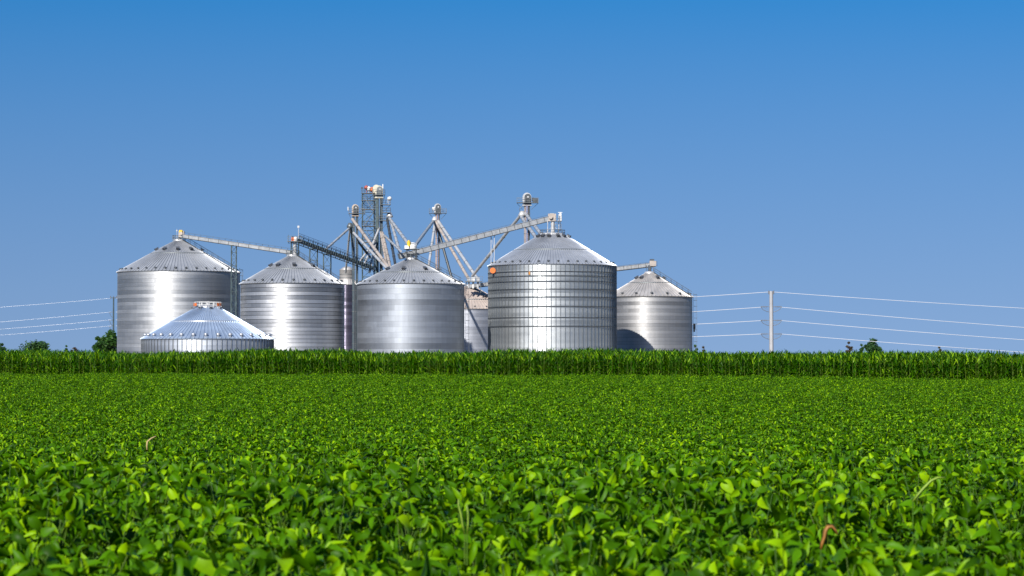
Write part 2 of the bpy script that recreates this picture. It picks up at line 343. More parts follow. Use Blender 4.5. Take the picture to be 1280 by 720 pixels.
def grain_bin(label, px, D, rpx, ey, py, wall, roof, ribs, mids=(), mid_y=None, events=0, ladder=None, vent='dark', seamring=.5, rt=1.1, stiff=0, rings=(), collar=.35, ev_scale=1.0, wall_ladder=None, mid_scale=1.0):
    c = P(px, 453, D); R = rpx / F * D; ze = P(px, ey, D).z; zp = P(px, py, D).z
    root = empty('grain_bin', (c.x, D, 0), label, 'grain bin', 'corrugated steel grain bins of the elevator site')
    w = MB(); w.lathe([(R, 0), (R, ze)], 128); w.build('wall', wall, root)
    f = MB(); f.lathe([(R + .35, 0.02), (R + .35, .3), (R + .01, .32)], 96); f.build('foundation', M['concrete'], root)
    Re = R + .22; mb, sl = roof_mesh(Re, ze - .02, zp, rt, ribs)
    mb.lathe([(R - .1, ze - .02), (Re, ze - .05), (Re, ze + .03)], 128)
    ro = mb.build('roof', roof, root)
    if seamring:
        r = rt + (Re - rt) * seamring; z = zp - (zp - ze) * (r - rt) / (Re - rt)
        s = MB(); s.lathe([(r + .08, z - .03), (r + .10, z + .14), (r - .06, z + .21)], 128); s.build('roof_ring', M['mid'] if vent == 'dark' else M['ventw'], ro)
    cb = MB(); cb.lathe([(rt + .05, zp - .1), (rt + .05, zp + collar), (rt * .8, zp + collar + .12), (0.02, zp + collar + .22)], 32); cb.build('peak_cap', M['galv'], root)
    nn = Vector((0, 0, 1))
    # vents near the peak or midway
    if mids:
        zv = P(px, mid_y, D).z; rv = rt + (Re - rt) * (zp - zv) / (zp - ze)
        src = None
        for vx in mids:
            s_ = max(-1, min(1, (vx - px) * D / F / rv)); phi = math.asin(s_)
            ra, ta = frame_at(phi)
            if src is None:
                v = MB(); q = mid_scale * .72
                # gooseneck hood: neck, box hood, black plate as the shade in its mouth facing down the slope; modelled facing -Y
                up = Vector((0, -math.sin(sl), math.cos(sl)))
                v.tube((0, 0, -.1), (0, 0, .45 * q), .30 * q, n=12)
                rotm = Matrix.Rotation(sl, 3, 'X')
                v.box((0, -.18 * q, .55 * q), (.95 * q, 1.0 * q, .42 * q), rotm)
                v.box((0, -.12 * q, .80 * q), (1.05 * q, 1.15 * q, .06), rotm)
                src = v.build('roof_vent', M['vent'] if vent == 'dark' else M['ventw'], root, ra * rv + nn * zv); src.rotation_euler = (0, 0, phi); o = src
                mo = MB(); mo.box((0, -.72 * q, .42 * q), (.8 * q, .04, .34 * q), rotm)
                msrc = mo.build('vent_mouth', M['black'], src)
            else:
                o = share('roof_vent', src, root, ra * rv + nn * zv, phi)
                share('vent_mouth', msrc, o, (0, 0, 0))
    if events:
        src = None; re = Re - .75; zv = ze + (zp - ze) * .75 / (Re - rt)
        for i in range(events):
            phi = R_(-100) + R_(200) * (i + .5) / events
            ra, ta = frame_at(phi)
            if src is None:
                v = MB(); q = ev_scale
                q *= .62; v.tube((0, 0, -.05), (0, 0, .28 * q), .20 * q, n=10)
                v.lathe([(.34 * q, .24 * q), (.36 * q, .34 * q), (.24 * q, .50 * q), (.02, .56 * q)], 12); v.tube((0, 0, .235 * q), (0, 0, .245 * q), .33 * q, n=12)
                src = v.build('eave_vent', M['dark'] if vent == 'dark' else M['ventw'], root, ra * re + nn * zv)
            else: share('eave_vent', src, root, ra * re + nn * zv, phi)
    if stiff:
        src = None
        for i in range(stiff):
            phi = 2 * PI * (i + .5) / stiff
            if math.cos(phi) < -.25: continue
            ra, ta = frame_at(phi)
            if src is None:
                v = MB(); v.box((0, -.07, ze / 2), (.05, .14, ze - .2)); v.box((0, -.152, ze / 2), (.10, .02, ze - .2))
                src = v.build('stiffener', M['stiff'], root, ra * R); src.rotation_euler = (0, 0, phi)
            else: share('stiffener', src, root, ra * R, phi)
    for y in rings:
        z = P(px, y, D).z; v = MB()
        v.lathe([(R + .165, z - .07), (R + .21, z - .05), (R + .21, z + .05), (R + .165, z + .07)], 128); v.build('wind_ring', M['dark'], root)  # dark colour covers the steel ring and its shadow line
    if ladder is not None:
        phi = ladder; ra, ta = frame_at(phi); l = MB()
        a = ra * (rt + .1) + nn * (zp + .12); b = ra * Re + nn * (ze + .12)
        for s_ in (-.32, .32): l.bar(a + ta * s_, b + ta * s_, .07, .16)
        L = (b - a).length; k = int(L / .5)
        for i in range(k + 1):
            p = a.lerp(b, i / k); l.bar(p - ta * .32, p + ta * .32, .05, .05)
            if i % 3 == 0:
                for s_ in (-.34, .34): l.bar(p + ta * s_, p + ta * s_ + nn * 1.05, .05)
        for s_ in (-.34, .34): l.bar(a + ta * s_ + nn * 1.05, b + ta * s_ + nn * 1.05, .05); l.bar(a + ta * s_ + nn * .55, b + ta * s_ + nn * .55, .035)
        l.build('roof_stair', M['dark'], root)
    if wall_ladder is not None:
        phi = wall_ladder; ra, ta = frame_at(phi); l = MB(); o_ = ra * (R + .28)
        for s_ in (-.25, .25): l.bar(o_ + ta * s_ + nn * .3, o_ + ta * s_ + nn * (ze + .9), .06)
        k = int(ze / .35)
        for i in range(1, k): l.bar(o_ - ta * .25 + nn * (i * .35), o_ + ta * .25 + nn * (i * .35), .04)
        lo = l.build('wall_ladder', M['mid'], root)
        cg = MB(); hoops = int((ze - 2.4) / 1.2)
        for i in range(hoops + 1):
            z = 2.4 + i * (ze + .6 - 2.4) / hoops; pts = [o_ + ta * (.4 * math.cos(q)) + ra * (.75 * math.sin(q)) + nn * z for q in [PI * j / 6 for j in range(7)]]
            cg.path(pts, .035, 4)
        for q in (.8, PI / 2, PI - .8):
            d = ta * (.4 * math.cos(q)) + ra * (.75 * math.sin(q)); cg.bar(o_ + d + nn * 2.4, o_ + d + nn * (ze + .6), .04)
        cg.build('ladder_cage', M['mid'], lo)
    return root, R, ze, zp

binA = grain_bin('tall wide grain bin with smooth pale wall, leftmost of the tall bins', 223, 520, 75.8, 341, 301.5, M['wall_a'], M['roof'], 104,
    (197.5, 209, 225.5, 241, 255), 314, 20, R_(72), seamring=.42, wall_ladder=R_(84), ev_scale=1.25)
binB = grain_bin('low wide grain bin with shiny bluish roof, in front of the two left bins', 259.5, 460, 81.5, 424, 384.5, M['wall_b'], M['roof_b'], 96,
    (243.5, 252.5, 265, 275), 386.5, 18, None, vent='bright', seamring=.46, rt=2.2, stiff=84, collar=.3, ev_scale=1.9, mid_scale=.8)
binC = grain_bin('grain bin with strongly ringed wall, just right of the low bluish-roofed bin', 365.5, 500, 65, 355.5, 320.5, M['wall_c'], M['roof'], 92,
    (340, 350, 370, 391), 334, 16, R_(68), seamring=.48, ev_scale=1.3)
binE = grain_bin('weathered grey-blue grain bin with a yellow motor and white drum on its peak', 513.5, 500, 67, 356, 324.5, M['wall_e'], M['roof'], 92,
    (486, 506, 532, 551), 338.5, 18, R_(70), seamring=.55, wall_ladder=R_(88), ev_scale=1.2)
binF = grain_bin('grain bin with dusty tan roof, mostly hidden behind and left of the largest bin', 587, 606, 54, 387, 358, M['wall_f'], M['roof_f'], 76,
    (570, 606), 372, 12, None, seamring=.6)
binG = grain_bin('largest shiny grain bin with dark wind rings and an orange disc near its eave', 690.5, 514, 79.6, 333, 293.5, M['wall_g'], M['roof_g'], 124,
    (673, 678.5, 686, 697, 704.5, 710.5), 297.5, 22, None, seamring=.52, rt=2.6, stiff=88, rings=(342, 347.4, 354, 363.5, 373, 384.7, 398, 408.8), collar=.25, ev_scale=1.2, mid_scale=1.0)
binH = grain_bin('smaller dull grain bin at the right end with a dark shadow at its foot', 812, 549, 53.5, 371.5, 342, M['wall_h'], M['roof_h'], 68,
    (796, 801.5, 821, 833), 349, 9, R_(70), seamring=.42, wall_ladder=R_(86), ev_scale=1.5)

# peak railing with orange panels on the low bin
def ring_rail(root, r, z, h, m, n=12, name='peak_railing'):
    l = MB(); 
    for i in range(n):
        q = 2 * PI * i / n; ra, _ = frame_at(q); l.bar(ra * r + Vector((0, 0, z)), ra * r + Vector((0, 0, z + h)), .07)
    for t in (.55, 1.0):
        pts = [frame_at(2 * PI * i / 24)[0] * r + Vector((0, 0, z + h * t)) for i in range(25)]; l.path(pts, .045, 5)
    return l.build(name, m, root)
rl = ring_rail(binB[0], 2.6, binB[3] - .2, 1.25, M['whitep'])
for q in (-1.25, -.9, .95, 1.3):
    ra, ta = frame_at(q); v = MB(); p = ra * 2.68 + Vector((0, 0, binB[3] + .55)); v.bar(p - ta * .3, p + ta * .3, .05, .55); v.build('orange_panel', M['orange'], rl)
pl = MB(); 
for i, (x, y) in enumerate(((-1.1, -.6), (.2, -1.0), (1.2, .2), (-.2, .7))): pl.tube((x, y, binB[3] + .4), (x, y, binB[3] + 1.0), .16, n=8); pl.box((x, y, binB[3] + 1.05), (.4, .4, .2))
pl.build('peak_fitting', M['galv'], binB[0])
ring_rail(binG[0], 2.7, binG[3] - .1, 1.1, M['mid'], 14)
ring_rail(binE[0], 1.5, binE[3] + .1, 1.1, M['mid'], 10)
ring_rail(binC[0], 1.4, binC[3] + .1, 1.1, M['mid'], 10)
ring_rail(binA[0], 1.4, binA[3] + .1, 1.1, M['mid'], 10)
# orange round sign and rust patch on the big bin
def on_wall(bin_, px, py, D, extra=.2):
    root, R, ze, zp = bin_; x = P(px, py, D).x - root.location.x
    phi = math.asin(x / R); Dn = D - R * math.cos(phi); x = P(px, py, Dn).x - root.location.x; phi = math.asin(x / R)
    z = P(px, py, D - R * math.cos(phi)).z; return phi, z
phi, z = on_wall(binG, 619.3, 338.2, 514); ra, ta = frame_at(phi)
s = MB(); q = ra * (binG[1] + .62) + Vector((0, 0, z)); s.tube(q, q + Vector((-.01, -.06, 0)), .60, n=24); s.bar(q, ra * (binG[1] + .1) + Vector((0, 0, z)), .1)
sg = s.build('maker_disc', M['orange'], binG[0]); sg['label'] = 'bright orange round disc by the eave'
phi, z = on_wall(binG, 662.3, 341, 514); ra, ta = frame_at(phi)
s = MB(); s.bar(ra * (binG[1] + .29) + Vector((0, 0, z - .40)), ra * (binG[1] + .29) + Vector((0, 0, z + .25)), .30, .04, ra); s.build('rusty_plate', M['rust'], binG[0])
# small box on the right-end bin's wall
s = MB(); s.box((binH[1] + .45, 0, P(866, 408, 549).z), (.5, .7, 1.3)); s.box((binH[1] + .4, 0, P(866, 413, 549).z), (.35, .5, .7)); s.build('wall_box', M['dark'], binH[0])

# narrow dark bin
c = P(433.5, 453, 575); k = 575 / F
nb = empty('hopper_bin', (c.x, 575, 0), 'narrow dark storage bin with a pale cap, between the ringed and weathered bins', 'grain bin')
ze = P(433, 356, 575).z; R = 12.2 * k
w = MB(); w.lathe([(R, 0), (R, ze)], 48); w.build('wall', M['wall_d'], nb)
mb, _ = roof_mesh(R + .15, ze, P(433, 348, 575).z, 1.6, 28, .08, .1); mb.build('roof', M['roof_h'], nb)
w = MB(); w.lathe([(9.3 * k, P(433, 351, 575).z), (9.3 * k, P(433, 338, 575).z), (9.3 * k + .1, P(433, 337.6, 575).z), (.8, P(433, 333.5, 575).z), (0.02, P(433, 333, 575).z)], 40)
w.build('cap_tank', M['roof_h'], nb)
for y in (343, 347.5):
    v = MB(); z = P(433, y, 575).z; v.lathe([(9.3 * k + .02, z - .06), (9.3 * k + .1, z), (9.3 * k + .02, z + .06)], 40); v.build('band', M['mid'], nb)
v = MB()
for s_ in (-.3, .3): v.bar((R + .3, s_ - 1, .2), (R + .3, s_ - 1, ze + 1), .07)
for i in range(int(ze / .5)): v.bar((R + .3, -1.3, .4 + i * .5), (R + .3, -.7, .4 + i * .5), .05)
v.build('wall_ladder', M['mid'], nb)

# ------------------------------------------------------------------ conveyors, towers, elevators
def local(root, p): return Vector(p) - root.location
def conveyor(label, a, b, h=.62, w=.6, mat='white', truss=False, rail=True, joint=3.0, group='inclined conveyors between the bins'):
    a = Vector(a); b = Vector(b); base = Vector((a.x, a.y, a.z))
    root = empty('conveyor', base, label, 'conveyor', group)
    a, b = Vector((0, 0, 0)), b - base; d = (b - a).normalized(); up = Vector((0, 0, 1)); side = d.cross(up).normalized(); u = side.cross(d)
    L = (b - a).length
    t = MB(); t.bar(a, b, w, h); t.bar(a + u * (h / 2 + .02), b + u * (h / 2 + .02), w + .16, .05)
    tr = t.build('trough', M[mat], root)
    n = max(2, int(L / joint)); fl = MB()
    for i in range(n + 1):
        p = a.lerp(b, i / n); fl.bar(p - d * .04, p + d * .04, w + .14, h + .16)
    fl.build('joint_flange', M['mid'], tr)
    bt = MB(); 
    for s_ in (-1, 1): bt.bar(a + side * s_ * w * .4 - u * (h / 2 + .08), b + side * s_ * w * .4 - u * (h / 2 + .08), .1, .14)
    bt.build('bottom_rail', M['dark'], root)
    if truss:
        g = MB(); H2 = 1.25; n2 = int(L / 1.3); W2 = w / 2 + .55
        for s_ in (-1, 1):
            o = side * s_ * W2
            g.bar(a + o - u * .55, b + o - u * .55, .12); g.bar(a + o + u * .7, b + o + u * .7, .1)
            for i in range(n2):
                p, q = a.lerp(b, i / n2), a.lerp(b, (i + 1) / n2)
                g.bar(p + o - u * .55, p + o + u * .7, .08)
                if i % 2: g.bar(p + o - u * .55, q + o + u * .7, .06)
                else: g.bar(p + o + u * .7, q + o - u * .55, .06)
        g.build('truss', M['teal'], root)
        k2 = MB(); k2.bar(a + side * (w / 2 + .32) - u * .5, b + side * (w / 2 + .32) - u * .5, .5, .05); k2.build('catwalk', M['mid'], root)
        g = MB()
        for s_ in (1,):
            o = side * s_ * (W2 + .05)
            for hh in (1.15, 1.6): g.bar(a + o + u * hh * .8, b + o + u * hh * .8, .05)
            for i in range(n2 // 2 + 1): p = a.lerp(b, i * 2 / n2); g.bar(p + o + u * .6, p + o + u * 1.3, .05)
        g.build('railing', M['dark'], root)
    elif rail:
        g = MB(); n2 = int(L / 1.8)
        o = side * -(w / 2 + .5)
        g2 = MB(); g2.bar(a + o * .75 - u * .3, b + o * .75 - u * .3, .6, .05); g2.build('catwalk', M['mid'], root)
        for hh in (.35, .75): g.bar(a + o + u * hh, b + o + u * hh, .05)
        for i in range(n2 + 1): p = a.lerp(b, i / n2); g.bar(p + o - u * .3, p + o + u * .75, .05)
        g.build('railing', M['mid'], root)
    return root, d, u, side

cv1 = conveyor('pale enclosed conveyor sloping down from the far left bin to the ringed bin', P(225, 294.5, 520), P(364, 315.5, 500), h=.66)
r_ = cv1[0]
v = MB(); p = local(r_, P(227, 292.5, 520)); v.box(p, (1.2, 1.0, 1.3)); v.tube(p + Vector((0, -.55, .1)), p + Vector((0, -1.0, .1)), .35, n=12); v.build('drive_head', M['pipetan'], r_)
v = MB(); p = local(r_, P(226, 289, 519.4)); v.box(p, (.7, .6, .5)); v.build('motor', M['yellow'], r_)
v = MB(); p = local(r_, P(224.5, 297, 520)); q = local(r_, P(223, 303.5, 520)); v.tube(p, q, .35, n=10)
for s_ in (-1.2, 1.2): v.bar(p + Vector((s_, 0, .4)), Vector((p.x + s_, 0, q.z)), .12)
v.build('discharge_spout', M['mid'], r_)
v = MB(); p = local(r_, P(221, 301, 520)); v.bar(p, p + Vector((0, 0, 2.6)), .05); v.box(p + Vector((0, 0, 2.2)), (.25, .2, .25)); v.build('lamp_post', M['galv'], r_)

cv2 = conveyor('dark latticed truss conveyor running from the ringed bin up against the tall elevator', P(369, 299.5, 500), P(466, 335, 544), h=.45, w=.5, mat='mid', truss=True, joint=2.0)
cv3 = conveyor('longest pale ribbed conveyor rising from the weathered bin to the peak of the largest bin', P(499, 320.5, 502), P(689, 272.5, 514), h=1.0, w=.8, joint=1.75)
r_ = cv3[0]
v = MB(); p = local(r_, P(690, 272, 514)); v.box(p, (1.7, 1.3, 1.6)); v.tube(p + Vector((-.3, -.7, .1)), p + Vector((-.3, -1.1, .1)), .45, n=12); v.build('drive_head', M['pipetan'], r_)
v = MB(); p = local(r_, P(689.5, 268.8, 514)); v.box(p, (.8, .7, .5)); v.tube(p + Vector((-.4, -.2, .1)), p + Vector((.5, -.2, .1)), .25, n=10); v.build('motor', M['cream'], r_)
v = MB(); zt = local(r_, P(690, 291.5, 514)).z; p = local(r_, P(691, 277, 514))
v.tube(p, Vector((p.x, p.y, zt - .4)), .42, n=12)
v.build('discharge_spout', M['galv'], r_)
v = MB()
for x, y in ((684.5, 276), (698.5, 268)):
    for dy in (-.8, .8):
        p = local(r_, P(x, y, 514)); v.bar(p + Vector((0, dy, 0)), Vector((p.x, p.y + dy, zt - .5)), .13)
p0, p1 = local(r_, P(684.5, 276, 514)), local(r_, P(698.5, 276, 514)); v.bar(p0, p1, .1); 
for a_, b_ in (((684.5, 277), (698.5, 288)), ((698.5, 277), (684.5, 288))): v.bar(local(r_, P(*a_, 514)), local(r_, P(*b_, 514)), .07)
v.build('support_frame', M['galv'], r_)
v = MB(); 
for y in (276.5, 287):
    p0, p1 = local(r_, P(694, y, 513)), local(r_, P(702, y, 513)); v.bar(p0, p1, 1.3, .08)
    for hh in (.55, 1.1): v.bar(p0 + Vector((0, -.6, hh)), p1 + Vector((0, -.6, hh)), .06)
    for t in (0, .5, 1): q = p0.lerp(p1, t) + Vector((0, -.6, 0)); v.bar(q, q + Vector((0, 0, 1.1)), .06)
v.build('service_platform', M['mid'], r_)
v = MB(); p = local(r_, P(700.5, 289, 514)); q = local(r_, P(700.5, 265.5, 514)); v.bar(p, q, .14); v.bar(q + Vector((-.5, 0, 0)), q + Vector((.4, 0, 0)), .12); v.box(q + Vector((0, -.1, -1.0)), (.45, .3, 1.6)); v.build('mast', M['whitep'], r_)

cv4 = conveyor('pale conveyor passing behind the largest bin to the peak of the right end bin', P(588, 357.8, 604), P(818, 330.5, 554), h=.8, w=.7, joint=2.4)
r_ = cv4[0]
v = MB(); p = local(r_, P(816, 329.5, 553)); v.box(p, (1.5, 1.2, 1.2)); v.build('drive_head', M['pipetan'], r_)
v = MB(); p = local(r_, P(815, 326, 553)); v.tube(p + Vector((-.5, 0, 0)), p + Vector((.5, 0, 0)), .4, n=12); v.build('motor', M['dark'], r_)
v = MB(); p = local(r_, P(812, 333, 553)); q = local(r_, P(812, 341.5, 549)); v.tube(p, q, .4, n=10)
for x in (808, 817): v.bar(local(r_, P(x, 332, 553)), local(r_, P(x, 343.5, 549)), .13)
v.bar(local(r_, P(808, 333, 552.6)), local(r_, P(817, 342, 552.6)), .08); v.bar(local(r_, P(817, 333, 552.6)), local(r_, P(808, 342, 552.6)), .08)
v.build('discharge_spout', M['mid'], r_)

def lattice(mb, c, w, d, z0, z1, step, t=.12, brace=.07):
    """four posts, girts and X braces round a centre"""
    cx, cy = c; cs = [(cx - w / 2, cy - d / 2), (cx + w / 2, cy - d / 2), (cx + w / 2, cy + d / 2), (cx - w / 2, cy + d / 2)]
    for x, y in cs: mb.bar((x, y, z0), (x, y, z1), t)
    n = max(1, round((z1 - z0) / step))
    for i in range(n + 1):
        z = z0 + (z1 - z0) * i / n
        for j in range(4):
            a, b = cs[j], cs[(j + 1) % 4]; mb.bar((*a, z), (*b, z), brace)
            if i < n:
                z2 = z0 + (z1 - z0) * (i + 1) / n
                if (i + j) % 2: mb.bar((*a, z), (*b, z2), brace)
                else: mb.bar((*b, z), (*a, z2), brace)
def tower(label, px, D, y, w, d, step=2.2, mat='teal', name='support_tower', t=.14):
    c = P(px, y, D); root = empty(name, (c.x, D, 0), label, 'support tower', 'steel towers carrying the conveyors')
    m = MB(); lattice(m, (0, 0), w, d, 0, c.z, step, t); m.build('frame', M[mat], root)
    m = MB(); m.box((0, 0, c.z + .08), (w + .4, d + .3, .12)); m.build('saddle', M[mat], root)
    m = MB()
    for x in (-w / 2 - .1, w / 2 + .1): m.box((x * .9, 0, .12), (.5, d + .5, .24))
    m.build('footing', M['concrete'], root)
    return root
tower('slim ladder-like steel tower under the pale conveyor beside the far left bin', 292.4, 510.3, 307.3, 1.05, 1.0, 1.4)
tower('braced steel tower under the dark truss conveyor, nearer the ringed bin', 392, 513, 311.5, 1.6, 1.6, 2.4)
tower('braced steel tower under the dark truss conveyor, nearer the tall elevator', 409, 520, 318, 1.6, 1.6, 2.4)
m = MB(); r_ = cv3[0]
for x in (613.8, 617.8):
    for dd in (-.45, .45): m.bar(local(r_, P(x, 291.5, 510 + dd)), local(r_, P(x, 332, 510 + dd)), .15)
for y0, y1 in ((294.5, 312), (312, 330)): m.bar(local(r_, P(613.8, y0, 509.6)), local(r_, P(617.8, y1, 509.6)), .07); m.bar(local(r_, P(613.8, y1, 509.6)), local(r_, P(617.8, y1, 509.6)), .07)
m.box(local(r_, P(615.8, 294, 510)), (1.2, 1.3, .2)); m.build('support_leg', M['pipe'], r_)
# peak fittings of the bins under the conveyors
def peak_station(bin_, label_bits, px, top, bot, D, col, motor):
    root = bin_[0]; m = MB()
    a, b = P(px, top, D) - root.location, P(px, bot, D) - root.location
    lattice(m, (a.x, a.y), 1.5, 1.5, b.z, a.z, 1.6, .12); m.build('peak_tower', M['teal'], root)
    m = MB(); m.tube((a.x, a.y, b.z), (a.x, a.y, a.z), .4, n=12); m.build('fill_spout', M['galv'], root)
    m = MB(); m.box((a.x, a.y, a.z), (3.0, 2.2, .1)); pf = m.build('platform', M['mid'], root)
    r = MB()
    for x in (-1.45, -.5, .5, 1.45):
        for y in (-1.05, 1.05): r.bar((a.x + x, a.y + y, a.z), (a.x + x, a.y + y, a.z + 1.1), .05)
    for y in (-1.05, 1.05):
        for hh in (.55, 1.1): r.bar((a.x - 1.45, a.y + y, a.z + hh), (a.x + 1.45, a.y + y, a.z + hh), .05)
    r.build('railing', M['mid'], pf)
    return a
a = peak_station(binC, '', 368.5, 302, 318, 500, None, None)
m = MB(); m.box(P(366.5, 299, 499.5) - binC[0].location, (.8, .7, .7)); m.build('motor', M['orange'], binC[0])
m = MB(); m.lathe([(.05, -.5), (.48, -.45), (.48, .3), (.3, .5), (.02, .55)], 14, P(369.5, 299, 499.5) - binC[0].location); m.build('white_housing', M['whitep'], binC[0])
m = MB(); p = P(373, 300, 500) - binC[0].location; q = P(373, 283.5, 500) - binC[0].location; m.bar(p, q, .07); m.box(q, (.4, .3, .45)); m.build('lamp_post', M['galv'], binC[0])
m = MB(); p = P(360.5, 304, 500) - binC[0].location; m.bar(p, p + Vector((0, 0, 1.8)), .08); m.bar(p + Vector((-.1, 0, 0)), p + Vector((2, 0, 0)), .08); m.build('bracket', M['teal'], binC[0])
# weathered bin
rE = binE[0]
m = MB(); a, b = P(514.5, 312, 500) - rE.location, P(514.5, 322, 500) - rE.location
lattice(m, (a.x, a.y), 2.0, 1.8, b.z - .3, a.z, 1.0, .14, .1); m.build('peak_tower', M['dark'], rE)
m = MB(); m.box(P(514, 311.5, 500) - rE.location, (3.2, 2.4, .14)); pf = m.build('platform', M['mid'], rE)
m = MB(); m.lathe([(.9, 0), (1.0, .7), (.9, .75), (.6, 1.3), (.05, 1.35)], 20, P(515, 311, 499.8) - rE.location); m.build('white_drum', M['whitep'], rE)
m = MB(); p = P(511, 305, 499) - rE.location; m.tube(p + Vector((0, 0, -.5)), p + Vector((0, 0, .55)), .38, n=12); m.tube(p + Vector((0, 0, .55)), p + Vector((0, 0, .8)), .2, n=10); m.build('yellow_motor', M['yellow'], rE)
m = MB(); p = P(508.5, 309, 499) - rE.location; m.box(p, (.9, .7, .7)); m.build('gearbox', M['whitep'], rE)
m = MB()
for x in (507, 521):
    p = P(x, 311, 499) - rE.location; m.bar(p, p + Vector((0, 0, 1.2)), .07)
m.bar(P(507, 304.3, 499) - rE.location, P(521, 304.3, 499) - rE.location, .06); m.bar(P(507, 307.5, 499) - rE.location, P(521, 307.5, 499) - rE.location, .06); m.build('railing', M['mid'], pf)
# collecting box over the tan-roofed bin
rF = binF[0]
m = MB(); p = P(592, 352, 598) - rF.location; m.box(p, (4.2, 2.0, .14)); m.bar(p + Vector((-1.8, 0, 0)), p + Vector((-1.8, 0, -2.4)), .15); m.bar(p + Vector((1.8, 0, 0)), p + Vector((1.8, 0, -2.8)), .15); pf = m.build('platform', M['mid'], rF)
for x, mt in ((586, 'galv'), (591.5, 'whitep'), (597.5, 'galv')):
    m = MB(); p = P(x, 349.5, 598) - rF.location; m.box(p, (.9, .9, 1.1)); m.tube(p, p + Vector((0, 0, -2.2)), .25, n=8); m.build('valve_box', M[mt], rF)
m = MB()
for x in (580, 584, 589, 594, 599, 603):
    p = P(x, 352, 597) - rF.location; m.bar(p, p + Vector((0, 0, 1.3)), .06)
for hh in (.65, 1.3): m.bar(P(580, 352, 597) - rF.location + Vector((0, 0, hh)), P(603, 352, 597) - rF.location + Vector((0, 0, hh)), .06)
m.build('railing', M['mid'], pf)

def head_housing(mb, c, w, h, d):
    """rounded top bucket-elevator head: profile extruded along y"""
    n = 10; prof = [(-w / 2, 0)] + [(-w / 2 * math.cos(PI * i / n), h - w / 2 + w / 2 * math.sin(PI * i / n)) for i in range(n + 1)] + [(w / 2, 0)]
    k = len(prof); vs = [Vector((x, -d / 2, z)) + c for x, z in prof] + [Vector((x, d / 2, z)) + c for x, z in prof]
    mb.add(vs, [tuple(reversed(range(k))), tuple(range(k, 2 * k))] + [(i, (i + 1) % k, k + (i + 1) % k, k + i) for i in range(k)])

def elevator(label, px, D, top, plat, dist, casing_w, mats, spouts, plat_x, head_w, head_h, casing_top=None, px_dist=None):
    c = P(px, top, D); k = D / F
    root = empty('bucket_elevator', (c.x, D, 0), label, 'bucket elevator', 'bucket elevators standing behind the bins')
    L = lambda x, y, dd=0: P(x, y, D + dd) - root.location
    zh = c.z - head_h
    m = MB(); head_housing(m, Vector((0, 0, zh)), head_w, head_h, 1.1); m.box((0, 0, zh - .05), (head_w + .2, 1.3, .12)); hd = m.build('head', M[mats['head']], root)
    m = MB(); head_housing(m, Vector((head_w * .09, -.58, zh + .1)), head_w * .74, head_h * .88, .06); m.build('head_side_panel', M['mid' if mats['head'] == 'cream' else 'dark'], hd)
    m = MB(); m.tube((head_w * .12, -.60, c.z - head_w * .5), (head_w * .12, -.70, c.z - head_w * .5), head_w * .11, n=14); m.build('bearing', M['galv'], hd)
    for s_ in (-1, 1):
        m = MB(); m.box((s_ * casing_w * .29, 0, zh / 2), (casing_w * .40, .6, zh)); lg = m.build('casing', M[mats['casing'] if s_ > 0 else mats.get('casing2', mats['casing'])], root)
        f = MB(); n = int(zh / 2.4)
        for i in range(n): f.box((s_ * casing_w * .29, 0, 1.2 + i * 2.4), (casing_w * .40 + .12, .74, .09))
        f.build('casing_flange', M['mid'], lg)
    m = MB(); m.box((0, 0, .9), (head_w * 1.3, 1.0, 1.8)); m.build('boot', M['mid'], root)
    # ladder on the front
    m = MB()
    for s_ in (-.22, .22): m.bar((s_, -.62, .3), (s_, -.62, zh), .06)
    for i in range(int(zh / .45)): m.bar((-.22, -.62, .5 + i * .45), (.22, -.62, .5 + i * .45), .04)
    m.build('ladder', M[mats.get('ladder', 'mid')], root)
    for (py_, x0, x1) in plat:
        a, b = L(x0, py_), L(x1, py_); m = MB(); m.bar(a, b, 2.2, .1); pf = m.build('platform', M['mid'], root)
        r = MB(); n = max(2, int((b - a).length / .9))
        for i in range(n + 1):
            p = a.lerp(b, i / n)
            for y in (-1.05, 1.05): r.bar(p + Vector((0, y, 0)), p + Vector((0, y, 1.15)), .06)
        for hh in (.6, 1.15):
            for y in (-1.05, 1.05): r.bar(a + Vector((0, y, hh)), b + Vector((0, y, hh)), .06)
            for e_ in (a, b): r.bar(e_ + Vector((0, -1.05, hh)), e_ + Vector((0, 1.05, hh)), .06)
        r.build('railing', M['mid'], pf)
        br = MB()
        for e_ in (a, b): br.bar(e_ + Vector((0, 0, -.05)), Vector((math.copysign(min(abs(e_.x), head_w / 2), e_.x), 0, e_.z - 1.6)), .08)
        br.build('platform_brace', M['dark'], pf)
    for (x, y, sz) in dist:
        p = L(x, y); m = MB(); m.lathe([(.1, .75 * sz), (.42 * sz, .7 * sz), (.85 * sz, -.1), (.85 * sz, -.55 * sz), (.3, -.62 * sz), (.05, -.6 * sz)], 16, p); m.build('distributor', M[mats.get('dist', 'galv')], root)
    for (x0, y0, x1, y1, dd, r, mt) in spouts:
        a = L(x0, y0); b = P(x1, y1, D + dd) - root.location
        m = MB(); r += .05; m.tube(a, b, r, n=10); sp = m.build('spout', M[{'galv': 'pipe', 'tan': 'pipetan'}.get(mt, mt)], root)
        n = int((b - a).length / 6); f = MB(); d = (b - a).normalized()
        for i in range(1, n + 1):
            p = a.lerp(b, i / (n + 1)); f.tube(p - d * .05, p + d * .05, r + .07, n=10)
        if n: f.build('spout_clamp', M['mid'], sp)
    return root, L

